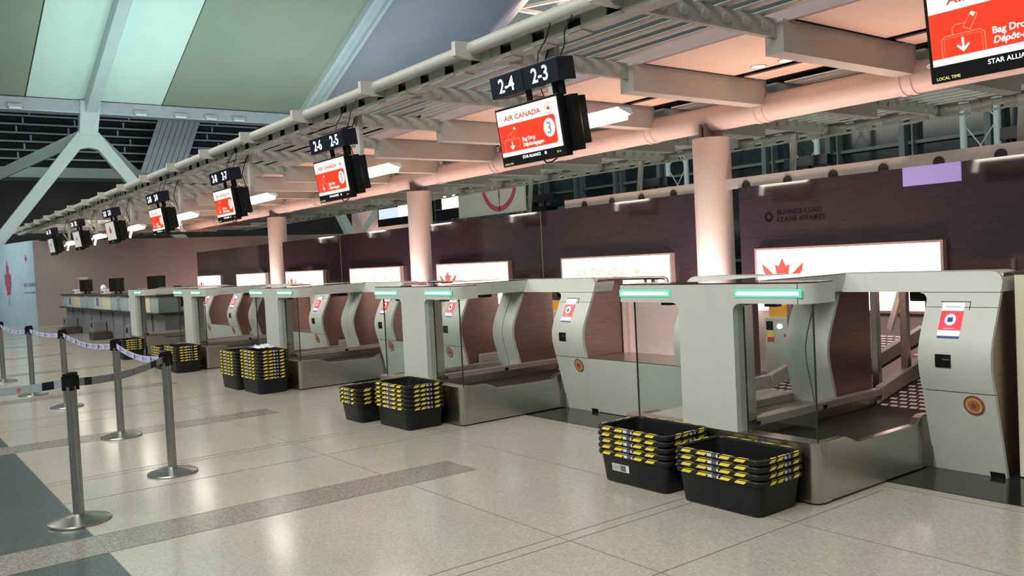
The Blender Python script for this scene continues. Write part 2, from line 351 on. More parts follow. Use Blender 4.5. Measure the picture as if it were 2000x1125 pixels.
# dark back of the hall at the far left, clerestory louvres
mb = MB(); mb.box(-49.2, -48.6, -16, 30, 0, 7.3, 0); mb.box(-49.5, -48.9, -16, 30, 7.3, 13, 0)
struct(mb.build('wall_far', ['darkwall']))
mb = MB(); mb.box(-48.6, -46.9, -14, 22, 6.65, 7.15, 0); struct(mb.build('trim_6', ['steelteal'], bevel=.02))
lv = thing('clerestory_louvre', 'dark horizontal louvre bank under the lip of the roof', 'louvre', (-48.3, 4, 7.3))
mb = MB()
for i in range(8): mb.box(-.35, .35, -17, 14.5, .35+.42*i, .43+.42*i)
mb.build('louvre_blade', ['louver'], lv)
mb = MB()
for i in range(8): mb.box(.35, .39, -17, 14.5, .33+.42*i, .40+.42*i)
mb.build('blade_edge', ['louverlit'], lv)
mb = MB()
for i in range(8):
    for k in range(13): mb.box(.2, .34, -16+2.3*k+.3*(i % 3), -15.93+2.3*k+.3*(i % 3), .43+.42*i, .70+.42*i)
mb.build('blade_clip', ['louverlit'], lv)
vp_ = thing('perforated_duct', 'slanted ribbed metal panel crossing the dark louvres', 'panel', (-46.6, 12.6, 6.9))
mb = MB()
for k in range(8):
    y = -.95+.27*k; mb.prism([(y, 0), (y+.24, 0), (y+1.55, 3.45), (y+1.31, 3.45)], 'X', 0, .06)
mb.build('rib', ['louverlit'], vp_)
mb = MB(); mb.prism([(-.95, 0), (1.2, 0), (2.5, 3.45), (.36, 3.45)], 'X', -.04, 0); mb.build('backing', ['louver'], vp_)

# roof: sloping bands with ribs
def rz(x): return 9.2+(x+40)*.4255
def roof_band(y0, y1, m, x0=-40, x1=-4):
    mb = MB(); mb.prism([(x0, rz(x0)), (x1, rz(x1)), (x1, rz(x1)+.4), (x0, rz(x0)+.4)], 'Y', y0, y1); return mb.build('ceiling', [m])
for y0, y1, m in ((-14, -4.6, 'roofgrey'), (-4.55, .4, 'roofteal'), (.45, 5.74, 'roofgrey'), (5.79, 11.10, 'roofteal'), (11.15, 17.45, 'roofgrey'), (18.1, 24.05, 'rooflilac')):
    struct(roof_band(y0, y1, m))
mb = MB(); mb.prism([(-40, rz(-40)+.15), (-4, rz(-4)+.15), (-4, rz(-4)+.45), (-40, rz(-40)+.45)], 'Y', -14, 24.05); struct(mb.build('ceiling', ['dark']))
struct(roof_band(28.4, 60, 'rooflilac'))
# lip of the roof with small lamps
mb = MB(); mb.box(-40.6, -39.9, -14, 18, 8.62, 9.16, 0); struct(mb.build('trim_7', ['louverlit'], bevel=.03))
for i, y in enumerate((5.35, 10.15, 11.85, 13.2, 14.5)):
    t = thing('roof_lip_lamp', ['leftmost', 'second', 'third', 'fourth', 'rightmost'][i]+' of the five small floodlights along the roof lip', 'floodlight', (-39.85, y, 8.75), group='floodlights on the roof lip')
    mb = MB(); mb.box(-.05, .10, -.28, .28, -.06, .10); mb.build('housing', ['louverlit'], t, bevel=.02)
    mb = MB(); mb.box(-.02, .12, -.22, .22, -.12, -.06); mb.build('lens', ['bracket'], t)
mb = MB()
mb.prism([(-41.2, rz(-41.2)-.62), (-4, rz(-4)-.35), (-4, rz(-4)), (-41.2, rz(-41.2)+.1)], 'Y', 7.95, 8.42); struct(mb.build('trim_8', ['steelteal'], bevel=.03))
mb = MB(); mb.prism([(-40, rz(-40)-.32), (-4, rz(-4)-.32), (-4, rz(-4)), (-40, rz(-40))], 'Y', 17.45, 17.65)
mb.prism([(-40, rz(-40)-.12), (-4, rz(-4)-.12), (-4, rz(-4)), (-40, rz(-40))], 'Y', 17.65, 18.1)
mb.prism([(-40, rz(-40)-.32), (-4, rz(-4)-.32), (-4, rz(-4)), (-40, rz(-40))], 'Y', 18.1, 18.25); struct(mb.build('trim_9', ['steelteal']))
# skylight truss right of the roof edge
mb = MB()
for y in (24.6, 27.5): mb.beam((-36, y, rz(-36)+.5), (-8, y, rz(-8)+.5), .35, .9)
struct(mb.build('trim_10', ['pillar']))
tr = thing('roof_truss', 'brightly lit lattice truss in the gap beside the roof edge', 'truss', (-30, 25.8, 13.5))
for k in range(9):
    mb = MB(); x = -6+2.2*k; mb.beam((x, -1.1, rz(x-30)-13.2), (x+1.4, 1.6, rz(x-28.6)-13.2), .14, .14); mb.build('diagonal', ['pillar'], tr)
    mb = MB(); mb.beam((x, -1.1, rz(x-30)-13.2), (x, 1.6, rz(x-30)-13.2), .16, .16); mb.build('crossbar', ['pillar'], tr)
area('truss_lamp', (-30.5, 26.5, 9.5), (-30.5, 26.6, 14), 2, 1, 160, (1, .86, .70), 1.2)
# steel tree column under the roof lip
tc_ = thing('tree_column', 'pale steel branching column carrying the roof rib, at left', 'column', (-40.2, 8.05, 7.9))
mb = MB(); mb.beam((0, 0, -.15), (.25, .12, 1.25), .72, .42, up=(1, 0, 0), w1=.80); mb.build('neck', ['steelteal'], tc_, bevel=.03)
def leg_mb(p1, w0=.5, w1=.42):
    mb = MB(); mb.beam((0, p1[1]*.03, -.15), p1, w0, .36, up=(1, 0, 0), w1=w1); return mb
for p1 in ((0, -6.0, -7.8), (0, 6.0, -7.8), (-7.0, -4.2, -2.0), (-7.0, 5.2, -2.7)):
    leg_mb(p1).build('leg', ['steelteal'], tc_, bevel=.03)
# web plate with the arched underside between the two front legs
arch = [(-1.35, -1.75), (-.95, -1.12), (-.52, -.80), (0, -.70), (.52, -.80), (.95, -1.12), (1.35, -1.75), (.25, .1), (-.25, .1)]
mb = MB(); mb.prism(arch, 'X', -.17, .19); mb.build('web_plate', ['steelteal'], tc_)

# pillars
for j in range(3):
    x = -7.6-2*P*j
    p = thing('support_pillar', 'round white pillar washed pink, '+['nearest, behind the first bag drop', 'middle of three along the wall', 'farthest of three along the wall'][j], 'pillar', (x, 9.17, 0), group='round pillars')
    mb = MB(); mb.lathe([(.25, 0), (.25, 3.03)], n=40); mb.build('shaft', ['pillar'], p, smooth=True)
    mb = MB(); mb.box(-.06, -.02, -.17, .17, 3.02, 3.22); mb.box(.02, .06, -.17, .17, 3.02, 3.22); mb.box(-.17, .17, -.02, .02, 3.02, 3.2); mb.build('saddle', ['band'], p)

# ================================================================== CANOPY
cn = thing('canopy', 'long white slatted steel canopy above the counters', 'canopy', (0, 9.17, 0))
NB = 20
fx = [XF0+1.895*2-1.895*i for i in range(NB)]
X0, X1 = fx[-1]-.3, fx[0]+.9
def rafter(s):
    # s=-1 hall side, +1 rear side; local y from the pipe
    mb = MB()
    fin = [(s*2.40, 3.44), (s*4.60, 3.455), (s*4.66, 3.47), (s*4.66, 3.60), (s*4.3, 3.615), (s*2.40, 3.61)]
    mb.prism(fin, 'X', -.03, .03)
    deep = [(s*.10, 3.30), (s*2.42, 3.30), (s*2.42, 3.60), (s*.10, 3.60)]
    mb.prism(deep, 'X', -.10, .10)
    for k in range(8):
        y = s*(2.60+.267*k); mb.tube([(-.05, y, 3.525), (.05, y, 3.525)], .046, 12)
    return mb
m0 = rafter(-1).build('rafter', ['canopy'], cn, smooth=True); m1 = rafter(1).build('rafter', ['canopy'], cn, smooth=True)
m0.location.x = fx[0]; m1.location.x = fx[0]
for x in fx[1:]:
    for o in (m0, m1):
        c = o.copy(); C.objects.link(c); c.parent = cn; c.location.x = x
for s in (-1, 1):
    for k in range(8):
        y = s*(2.60+.267*k); mb = MB(); mb.tube([(X0, y, 3.64 if k < 7 else 3.55), (X1, y, 3.64 if k < 7 else 3.55)], .055, 12, squash=(1.2, .3) if k < 7 else (1.15, 1.15)); mb.build('louvre_slat', ['slat'], cn, smooth=True)
# fascia: bent plate with slots, hall side and rear side
for s in (-1, 1):
    mb = MB(); prof = [(4.22, 3.40), (4.345, 3.41), (4.36, 3.44), (4.36, 3.53), (4.35, 3.56), (4.31, 3.597), (4.18, 3.61)]
    cell = 1.895/4; x = X0
    nx = int((X1-X0)/cell)
    for i in range(nx):
        xa = X0+i*cell
        for (u0, u1, hole) in ((0, .30, False), (.30, .66, True), (.66, 1, False)):
            for q in range(len(prof)-1):
                if hole and q in (2, 4): continue
                a, b = prof[q], prof[q+1]; p0 = xa+u0*cell; p1 = xa+u1*cell
                mb.add([(p0, s*a[0], a[1]), (p1, s*a[0], a[1]), (p1, s*b[0], b[1]), (p0, s*b[0], b[1])], [(0, 1, 2, 3)])
    o = mb.build('fascia', ['canopy'], cn); sm = o.modifiers.new('thick', 'SOLIDIFY'); sm.thickness = .012
    if s < 0: mb = MB(); mb.box(X0, X1, s*4.30, s*4.27, 3.42, 3.57); mb.box(X0, X1, s*4.27, s*4.20, 3.55, 3.575); mb.build('fascia_lining', ['dark'], cn)
# pipe with couplings
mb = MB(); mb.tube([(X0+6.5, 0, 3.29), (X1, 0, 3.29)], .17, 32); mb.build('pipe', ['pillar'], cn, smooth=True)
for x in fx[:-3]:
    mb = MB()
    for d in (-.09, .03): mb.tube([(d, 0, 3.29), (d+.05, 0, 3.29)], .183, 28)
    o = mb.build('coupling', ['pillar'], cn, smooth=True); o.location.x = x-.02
# soffit panels per bay
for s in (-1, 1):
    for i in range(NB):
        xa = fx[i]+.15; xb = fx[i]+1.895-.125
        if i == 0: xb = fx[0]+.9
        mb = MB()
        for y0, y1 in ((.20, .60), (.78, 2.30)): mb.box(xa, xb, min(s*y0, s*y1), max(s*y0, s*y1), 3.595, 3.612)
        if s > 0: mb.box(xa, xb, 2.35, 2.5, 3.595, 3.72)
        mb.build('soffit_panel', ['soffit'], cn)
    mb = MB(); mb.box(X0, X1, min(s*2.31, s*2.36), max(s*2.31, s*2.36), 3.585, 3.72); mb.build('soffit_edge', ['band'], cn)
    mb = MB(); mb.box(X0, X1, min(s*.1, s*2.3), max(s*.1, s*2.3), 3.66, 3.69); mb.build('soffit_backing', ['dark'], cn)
# two recessed downlights
for i, (x, y) in enumerate(((-6.10, 8.23), (-5.76, 8.27))):
    t = thing('recessed_downlight', ('left' if i == 0 else 'right')+' one of two round downlights in pink soffit, upper right', 'downlight', (x, y, 3.594), group='round downlights in the soffit')
    mb = MB(); mb.lathe([(.078, -.006), (.078, .0)], n=28); mb.build('lens', ['downl'], t)
    mb = MB(); mb.lathe([(.078, -.004), (.092, -.006), (.092, 0)], n=28); mb.build('trim_ring', ['band'], t, smooth=True)

# ================================================================== LIGHTBOXES on the back wall
for k in range(7):
    x0 = -6.86-P*k; x1 = x0+2.38
    nm = ['nearest', 'second', 'third', 'fourth', 'fifth', 'sixth', 'farthest'][k]
    leafy = k in (0, 2, 4, 6)
    lb = thing('lightbox_sign', nm+' white lightbox on dark wall, '+('red maple leaf at its left' if leafy else 'airline lettering across it'), 'lightbox', (x0, 9.1, .75), group='lightboxes along the back wall')
    mb = MB(); mb.box(.03, 2.35, -.07, -.001, .03, .76); mb.build('lit_face', ['lightbox'], lb)
    mb = MB(); mb.box(0, 2.38, -.08, -.001, .76, .785); mb.box(0, 2.38, -.08, -.001, .0, .03); mb.box(0, .03, -.08, -.001, .03, .76); mb.box(2.35, 2.38, -.08, -.001, .03, .76); mb.build('frame', ['frame'], lb)
    if leafy:
        mb = MB(); leaf(mb, .40, .36, .30, -.074); 
        for sx in (-1, 1): mb.add([(.40+sx*a, -.074, b) for a, b in ((.12, .44), (.2, .52), (.30, .60), (.28, .50), (.22, .42))], [(0,1,2,3,4)])
        mb.build('leaf_graphic', ['redlit'], lb)
        mb = MB()
        for i in range(8):
            for j in range(8): disc(mb, .58+.03*i+.012*(j % 2), .42+.036*j, .005+.0007*i, -.0735, n=6)
        mb.build('dot_print', ['greydots'], lb)
    else:
        mb = MB(); put_text(mb, 'AIR CANADA', .2, .36, -.074, .46, fit=1.1, bold=.003); mb.build('lettering', ['orangelit'], lb)
        mb = MB(); leaf(mb, 1.70, .535, .065, -.074); disc(mb, 1.70, .535, .12, -.074, r0=.112)
        mb.build('emblem', ['orangelit'], lb)
# lavender reflection in the glass wall, built as a glowing slab
t = thing('wall_reflection', 'lavender reflection high on the dark glass wall, upper right', 'screen', (-4.92, 9.1, 2.13))
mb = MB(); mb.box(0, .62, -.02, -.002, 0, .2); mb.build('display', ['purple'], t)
# raised dark lettering on the glass panel
t = thing('wall_lettering', 'dark lettering on the smoked glass above the maple leaf lightbox', 'lettering', (-6.72, 9.1, 1.83))
mb = MB(); put_text(mb, 'BUSINESS CLASS', .085, .16, -.006, .11, fit=.62); put_text(mb, "CLASSE AFFAIRES", .085, .16, -.006, .02, fit=.66); disc(mb, .04, .09, .06, -.006, r0=.035); mb.build('letters', ['black'], t)

# ================================================================== BAG DROP STATIONS
PF = [(0, 1.29), (.555, 1.15), (.62, 1.13), (.70, 1.113), (.76, 1.108), (.82, 1.113), (.90, 1.138), (.97, 1.17), (1.05, 1.21), (1.19, 1.275), (1.33, 1.335)]
def fy(z):
    for (a, ya), (b, yb) in zip(PF, PF[1:]):
        if z <= b: return ya+(yb-ya)*(z-a)/(b-a)
    return PF[-1][1]
def sheet(mb, zs, xl, xr, th=.03, off=0.0, mi=0):
    """curved panel that follows the station's front profile; xl/xr give x limits at z"""
    A = []
    for z in zs: A.append([(xl(z), fy(z)-off, z), (xr(z), fy(z)-off, z), (xr(z), fy(z)+th-off, z), (xl(z), fy(z)+th-off, z)])
    vs = [p for r in A for p in r]; fs = [(0, 1, 2, 3), tuple(range(len(vs)-4, len(vs)))[::-1]]
    for i in range(len(zs)-1):
        for k in range(4): fs.append((i*4+k, i*4+(k+1) % 4, i*4+4+(k+1) % 4, i*4+4+k))
    return mb.add(vs, fs, mi)
def zr(a, b, n): return [a+(b-a)*i/n for i in range(n+1)]
def patch(mb, x0, x1, z0, z1, off, mi=0, n=4): return sheet(mb, zr(z0, z1, n), lambda z: x0, lambda z: x1, .004, off, mi)
def pdisc(mb, cx, cz, r, off, mi=0, n=24, r0=None):
    pts = [(cx+r*math.cos(2*PI*k/n), cz+r*math.sin(2*PI*k/n)) for k in range(n)]
    return mb.add([(x, fy(z)-off, z) for x, z in pts], [tuple(range(n))], mi)

def make_station(half=False):
    L = -.235 if half else -.81; sides = (1,) if half else (-1, 1)
    st = thing('bag_drop_station', '', 'bag drop', (-3.79, 4.43, 0))
    # ---- conveyor plinth: rounded front wall, notched side walls
    mb = MB(); r = .06
    plan = [(L, .125), (L, r)]+fillet(L+r, r, r, PI, 1.5*PI)[1:]+fillet(.81-r, r, r, 1.5*PI, 2*PI)+[(.81, .125)]
    mb.prism(plan, 'Z', .012, .37)
    base = mb.build('conveyor_plinth', ['steel'], st, smooth=True)
    side = [(.125, .012), (1.30, .012), (1.34, .36), (1.23, .365), (1.19, .35), (1.13, .312), (.44, .312), (.37, .345), (.30, .37), (.125, .37)]
    for s in sides:
        mb = MB(); mb.prism(side, 'X', min(s*.75, s*.81), max(s*.75, s*.81)); mb.build('side_wall', ['steel'], st, bevel=.006)
    mb = MB(); mb.box(L+.02, .79, .03, 1.30, 0, .012); mb.box(L+.06, .75, .125, 1.34, .05, .26); mb.build('kick_base', ['dark'], st)
    for s in sides:
        if s > 0: mb = MB(); mb.box(.215, .75, .12, 1.62, .26, .30); mb.build('belt', ['rubber'], st)
        else: mb = MB(); mb.box(-.75, -.215, .12, 1.62, .26, .352); mb.build('cover_plate', ['deckgrey'], st, bevel=.004)
        mb = MB(); mb.prism([(1.36, .27), (1.75, .27), (1.75, .45), (1.36, .45)], 'X', min(s*.79, s*.848), max(s*.79, s*.848))
        mb.prism([(1.765, .31), (3.2, .64), (3.2, .78), (1.765, .45)], 'X', min(s*.97, s*1.02) if s > 0 else s*.85, max(s*.97, s*1.02) if s > 0 else s*.79); mb.build('outer_rail', ['deckgrey'], st, bevel=.005)
        # sloping mesh conveyor behind
        mb = MB(); mb.prism([(1.62, .27), (3.3, .62), (3.3, .66), (1.62, .30)], 'X', min(s*.22, s*.95), max(s*.22, s*.95))
        for i in range(24):
            y = 1.66+.068*i; z = .302+(y-1.62)*.2143
            for j in range(9):
                xa = .25+.075*j+(.037 if i % 2 else 0); mb.add([(s*xa, y, z+.002), (s*(xa+.055), y, z+.002), (s*(xa+.055), y+.035, z+.0095), (s*xa, y+.035, z+.0095)], [(0, 1, 2, 3)], 1)
        mb.build('mesh_belt', ['mesh', 'pinklitsteel'], st)
        # rail at the centre side, kinked upward behind
        mb = MB(); mb.prism([(.12, .375), (1.72, .375), (1.72, .43), (.12, .43)], 'X', min(s*.175, s*.235), max(s*.175, s*.235))
        mb.prism([(1.735, .33), (3.2, .66), (3.2, .77), (1.735, .44)], 'X', min(s*.175, s*.235), max(s*.175, s*.235)); rl = mb.build('guide_rail', ['railsteel'], st, bevel=.005)
        mb = MB(); mb.box(min(s*.236, s*.242), max(s*.236, s*.242), .95, .99, .385, .41); mb.box(min(s*.236, s*.242), max(s*.236, s*.242), .2, .23, .385, .41); mb.build('sensor', ['black'], rl)
    mb = MB(); mb.box(-.205, .205, .11, 1.70, .26, .375); mb.build('centre_sill', ['steel'], st)
    # ---- front portal
    mb = MB(); r = .10
    HL = -.33 if half else -.80
    plan = [(HL, .26), (HL, .03)]+fillet(HL+.03, .03, .03, PI, 1.5*PI)[1:]+fillet(.80-r, r, r, 1.5*PI, 2*PI)+[(.80, .26)]
    mb.prism(plan, 'Z', 1.20, 1.322); hd = mb.build('portal_header', ['white'], st, smooth=True)
    mb = MB(); r = .055
    outl = [(-.225, .37), (.235, .37)]+[(.235+r-r*math.cos(a), 1.20-r+r*math.sin(a)) for a in [PI/2*i/6 for i in range(7)]]+[(-.225-r+r*math.cos(a), 1.20-r+r*math.sin(a)) for a in [PI/2*(6-i)/6 for i in range(7)]]
    mb.prism(outl, 'Y', .0, .10); co = mb.build('portal_column', ['white'], st)
    mb = MB(); mb.box(-.222, .232, .10, .118, .37, 1.17); mb.build('gasket', ['dark'], co)
    mb = MB(); mb.box(-.225, .235, .118, .20, .37, 1.18); mb.build('column_back', ['steel'], co)
    for x0, x1 in ((-.77, -.31), (.27, .73))[1 if half else 0:]:
        mb = MB(); mb.box(x0-.02, x1+.02, -.004, 0, 1.238, 1.290); gh = mb.build('light_halo', ['greenh'], hd, bevel=.003)  # wider strip, the bar's green bloom built as a weak glow
        mb = MB(); mb.prism(rrect(x0, x1, 1.252, 1.275, .011), 'Y', -.008, -.004); mb.build('light_bar', ['green'], hd)
    for x0 in (-.43, .44)[1 if half else 0:]:
        mb = MB(); mb.box(x0, x0+.085, .05, .11, 1.178, 1.20); mb.build('camera_pod', ['black'], hd)
    mb = MB(); mb.box(.716, .719, -.001, 0, 1.20, 1.322); mb.build('header_seam', ['dark'], hd)
    # arm and glossy top
    mb = MB(); mb.box(-.21, .21, .26, 1.36, 1.20, 1.322); mb.build('header_arm', ['white'], st)
    mb = MB(); mb.prism([(HL+.01, .012), (.72, .012), (.79, .09), (.79, .255), (.205, .255), (.205, 1.34), (-.205, 1.34), (-.205, .255), (HL+.01, .255)], 'Z', 1.322, 1.330); mb.build('glossy_top', ['gloss'], st)
    # glass screens
    for x0, x1 in ((-.69, -.226), (.236, .785))[1 if half else 0:]:
        mb = MB(); mb.box(x0, x1, .045, .055, .37, 1.20); gp = mb.build('glass_pane', ['glass'], st)
        xe = x0 if x0 < 0 else x1
        mb = MB(); mb.box(xe-.003, xe+.003, .044, .056, .37, 1.20); mb.build('glass_edge', ['dark'], gp)
    # ---- rear arch: two kiosks, double divider, top beam
    zs_lo = zr(0, .552, 6); zs_hi = [.558]+[z for z, _ in PF if .56 < z < 1.1]+[1.095]; zs_t = [1.099]+zr(1.11, 1.19, 8)
    for s in sides:
        a, b = (.85, 1.31)
        lx = (lambda z: a) if s > 0 else (lambda z: -b); rx = (lambda z: b) if s > 0 else (lambda z: -a)
        def fl(z):
            q = max(0, z-1.13); rr = .06; return rr-math.sqrt(max(0, rr*rr-q*q)) if q < rr else rr
        ltx = (lambda z: a-fl(z)) if s > 0 else (lambda z: -b); rtx = (lambda z: b) if s > 0 else (lambda z: -a+fl(z))
        mb = MB(); sheet(mb, zs_hi, lx, rx); kp = mb.build('kiosk_panel', ['white'], st, smooth=True)
        mb = MB(); sheet(mb, zs_lo, lx, rx); kl = mb.build('kiosk_lower_panel', ['white'], st)
        mb = MB(); sheet(mb, zs_t, ltx, rtx); mb.build('kiosk_upper_panel', ['white'], st)
        body = [(fy(z)+.028, z) for z in zr(.0, 1.31, 26)]+[(1.70, 1.31), (1.70, 0)]
        mb = MB(); mb.prism(body, 'X', min(s*(a+.006), s*(b-.012)), max(s*(a+.006), s*(b-.012))); mb.build('kiosk_body', ['bronze'], st)
        mb = MB(); mb.box(min(s*.805, s*.858), max(s*.805, s*.858), 1.25, 1.70, .0, .355); mb.build('infill', ['steel'], st)
        # fittings
        kx = a if s > 0 else -b
        mb = MB(); x0 = kx+.115; x1 = kx+.255
        patch(mb, x0, x1, .905, .918, .006, 3, 1); patch(mb, x0, x1, .918, .952, .006, 0, 1); patch(mb, x0, x1, .952, 1.075, .006, 1); patch(mb, x0, x1, 1.075, 1.125, .006, 0, 1)
        pdisc(mb, kx+.185, 1.02, .036, .0125, 2)
        patch(mb, kx+.168, kx+.202, 1.005, 1.035, .016, 4, 1)
        patch(mb, kx+.135, kx+.235, 1.096, 1.106, .0115, 5, 1); patch(mb, kx+.15, kx+.22, .962, .967, .0115, 5, 1)
        mb.build('kiosk_screen', ['scrb', 'kred', 'scrw', 'scrn', 'scrn', 'lilac'], kp)
        mb = MB(); patch(mb, kx+.10, kx+.29, 1.132, 1.135, .004, 0, 1); patch(mb, kx+.287, kx+.29, 1.08, 1.135, .004, 0, 1); mb.build('screen_groove', ['dark'], kp)
        mb = MB(); patch(mb, kx+.115, kx+.215, .715, .80, .006, 0, 2); patch(mb, kx+.165, kx+.21, .765, .772, .011, 1, 1); mb.build('card_reader', ['black', 'steel'], kp)
        ex = kx+(.325 if s > 0 else .135)
        mb = MB(); pdisc(mb, ex, .475, .066, .004, 0); pdisc(mb, ex, .475, .053, .006, 1); pdisc(mb, ex, .475, .036, .008, 2); pdisc(mb, ex, .475, .016, .010, 0); mb.build('round_plaque', ['emb1', 'emb2', 'emb3'], kl)
        mb = MB(); vx = b-.10 if s > 0 else -b+.01; patch(mb, vx, vx+.09, .005, .038, .004, 0, 1); mb.build('vent', ['black'], kl)
        # divider halves
        da, db = (.006, .178) if s > 0 else (-.178, -.006)
        mb = MB(); sheet(mb, [.375]+[z for z, _ in PF if .4 < z < 1.1]+[1.2], lambda z: da, lambda z: db); mb.build('divider_panel', ['white'], st, smooth=True)
    body = [(fy(z)+.028, z) for z in zr(.378, 1.20, 20)]+[(1.70, 1.20), (1.70, .378)]
    mb = MB(); mb.prism(body, 'X', -.170, .170); mb.build('divider_body', ['bronze'], st)
    # top beam with rounded outer corners
    rr = .08
    def bx(z):
        q = max(0, z-(1.325-rr)); return 1.31-(rr-math.sqrt(max(0, rr*rr-q*q)))
    mb = MB(); sheet(mb, zr(1.194, 1.245, 2)+zr(1.25, 1.325, 8), (lambda z: -.21) if half else (lambda z: -bx(z)), bx, .26); mb.build('arch_beam', ['white'], st, smooth=True)
    for x in (.68, -.78)[:1 if half else 2]:
        mb = MB(); mb.box(x, x+.11, 1.34, 1.48, 1.125, 1.196); mb.build('barcode_camera', ['black'], st, bevel=.01)
    return st
station = make_station()
ORD = ['nearest', 'second', 'third', 'fourth', 'farthest']
for n in range(5):
    lab = ORD[n]+' white self-service bag drop station'+[' at right, beside the cream cabinet', ' along the row from the right', ', in the middle of the row', ', beyond the middle of the row', ', next to the staffed desks'][n]
    if n == 0: station['label'] = lab; station['group'] = 'bag drop stations in a row'
    elif n == 4: h = make_station(True); h.location = (-3.79-P*n, 4.43, 0); h['label'] = lab; h['group'] = 'bag drop stations in a row'
    else: dup(station, (-3.79-P*n, 4.43, 0), label=lab, group='bag drop stations in a row')

# low cabinets between stations
def make_cabinet():
    t = thing('low_cabinet', '', 'cabinet', (0, 4.43, 0))
    mb = MB(); sheet(mb, zr(.012, .55, 4), lambda z: -.585, lambda z: .585, .03); mb.build('front_panel', ['white'], t)
    mb = MB(); mb.prism([(1.32, .0), (1.72, .0), (1.72, .548), (1.185, .548)], 'X', -.583, .583); mb.build('carcass', ['white'], t)
    mb = MB(); mb.box(-.585, .585, 1.165, 1.70, .550, .562); mb.build('worktop', ['steel'], t)
    mb = MB(); mb.box(-.53, .585, 1.70, 1.72, .562, 1.24); mb.box(-.585, -.53, 1.66, 1.72, .562, 1.24); mb.build('back_panel', ['pinklitsteel'], t)
    return t
cab = make_cabinet()
for n in range(4):
    lab = 'low white cabinet with pink-lit steel back, between the '+ORD[n]+' and '+ORD[n+1]+' bag drops'
    if n == 0: cab.location.x = -5.685; cab['label'] = lab; cab['group'] = 'low cabinets between stations'
    else: dup(cab, (-5.685-P*n, 4.43, 0), label=lab, group='low cabinets between stations')
t = thing('end_cabinet', 'tall cream cabinet at the right edge, beside the nearest kiosk', 'cabinet', (-2.44, 5.80, 0))
mb = MB(); mb.box(0, 1.0, 0, .6, .01, 1.30); mb.build('body', ['cream'], t, bevel=.006)
mb = MB(); mb.box(-.004, 1.0, -.008, .605, 1.302, 1.32); mb.build('top_cap', ['brown'], t)
# pipe guard rails standing behind the low cabinets
for n in range(2):
    t = thing('guard_rail', 'grey tubular rail showing above the low cabinet left of the '+ORD[n]+' bag drop', 'rail', (-6.25-P*n, 6.75, 0), group='tubular rails behind the cabinets')
    mb = MB(); mb.tube([(-1.0, 0, 1.28), (-.06, 0, 1.28), (-.015, 0, 1.265), (0, 0, 1.22), (0, 0, 0)], .02, 10); mb.build('tube', ['steel'], t, smooth=True)
    mb = MB(); mb.tube([(-.32, 0, 1.28), (-.32, 0, 0)], .018, 8); mb.build('leg', ['steel'], t, smooth=True)
# steel frame posts and control cabinets behind the arches
for n in range(3):
    t = thing('scanner_frame', 'grey steel post frame behind the arch of the '+ORD[n]+' bag drop', 'frame', (-3.79-P*n, 6.6, 0), group='post frames behind the arches')
    for x, y, z in ((-.03, -.05, .27), (.19, .0, .40), (.215, .35, .45), (1.0, .3, .0), (-1.0, .2, .0)):
        mb = MB(); mb.box(x-.028, x+.028, y-.028, y+.028, z, 1.26); mb.build('post', ['steel'], t, bevel=.004)
    mb = MB(); mb.box(.19, 1.02, .1, .5, .60, .625); mb.build('shelf', ['pinklitsteel'], t)
    mb = MB(); mb.beam((-.02, .15, .82), (.10, .12, 1.14), .03, .05); mb.build('handle', ['pinklitsteel'], t)
    t = thing('control_cabinet', 'white control box with two indicator lamps behind the '+ORD[n]+' bag drop', 'control box', (-5.22-P*n, 7.3, 0), group='control boxes behind the arches')
    mb = MB(); mb.box(-.24, .26, 0, .35, .25, .84); mb.build('body', ['white'], t, bevel=.01)
    mb = MB(); mb.box(-.22, .30, .05, .35, .84, .96); mb.build('orange_top', ['orange'], t)
    mb = MB(); mb.box(-.20, .22, .06, .3, .0, .25); mb.build('stand', ['steel'], t)
    for x in (-.06, .10):
        mb = MB(); disc(mb, x, .75, .026, -.006, n=14, sx=1.3); mb.build('indicator', ['digit'], t)
    mb = MB(); rect(mb, -.22, -.14, .71, .80, -.004, 0); rect(mb, -.21, -.13, .64, .70, -.004, 1); rect(mb, -.21, -.13, .59, .635, -.004, 2); disc(mb, .0, .66, .016, -.004, 2, 12); disc(mb, .01, .60, .010, -.004, 0, 10); disc(mb, .01, .54, .010, -.004, 0, 10); mb.build('button_plate', ['black', 'yellow', 'redprint'], t)

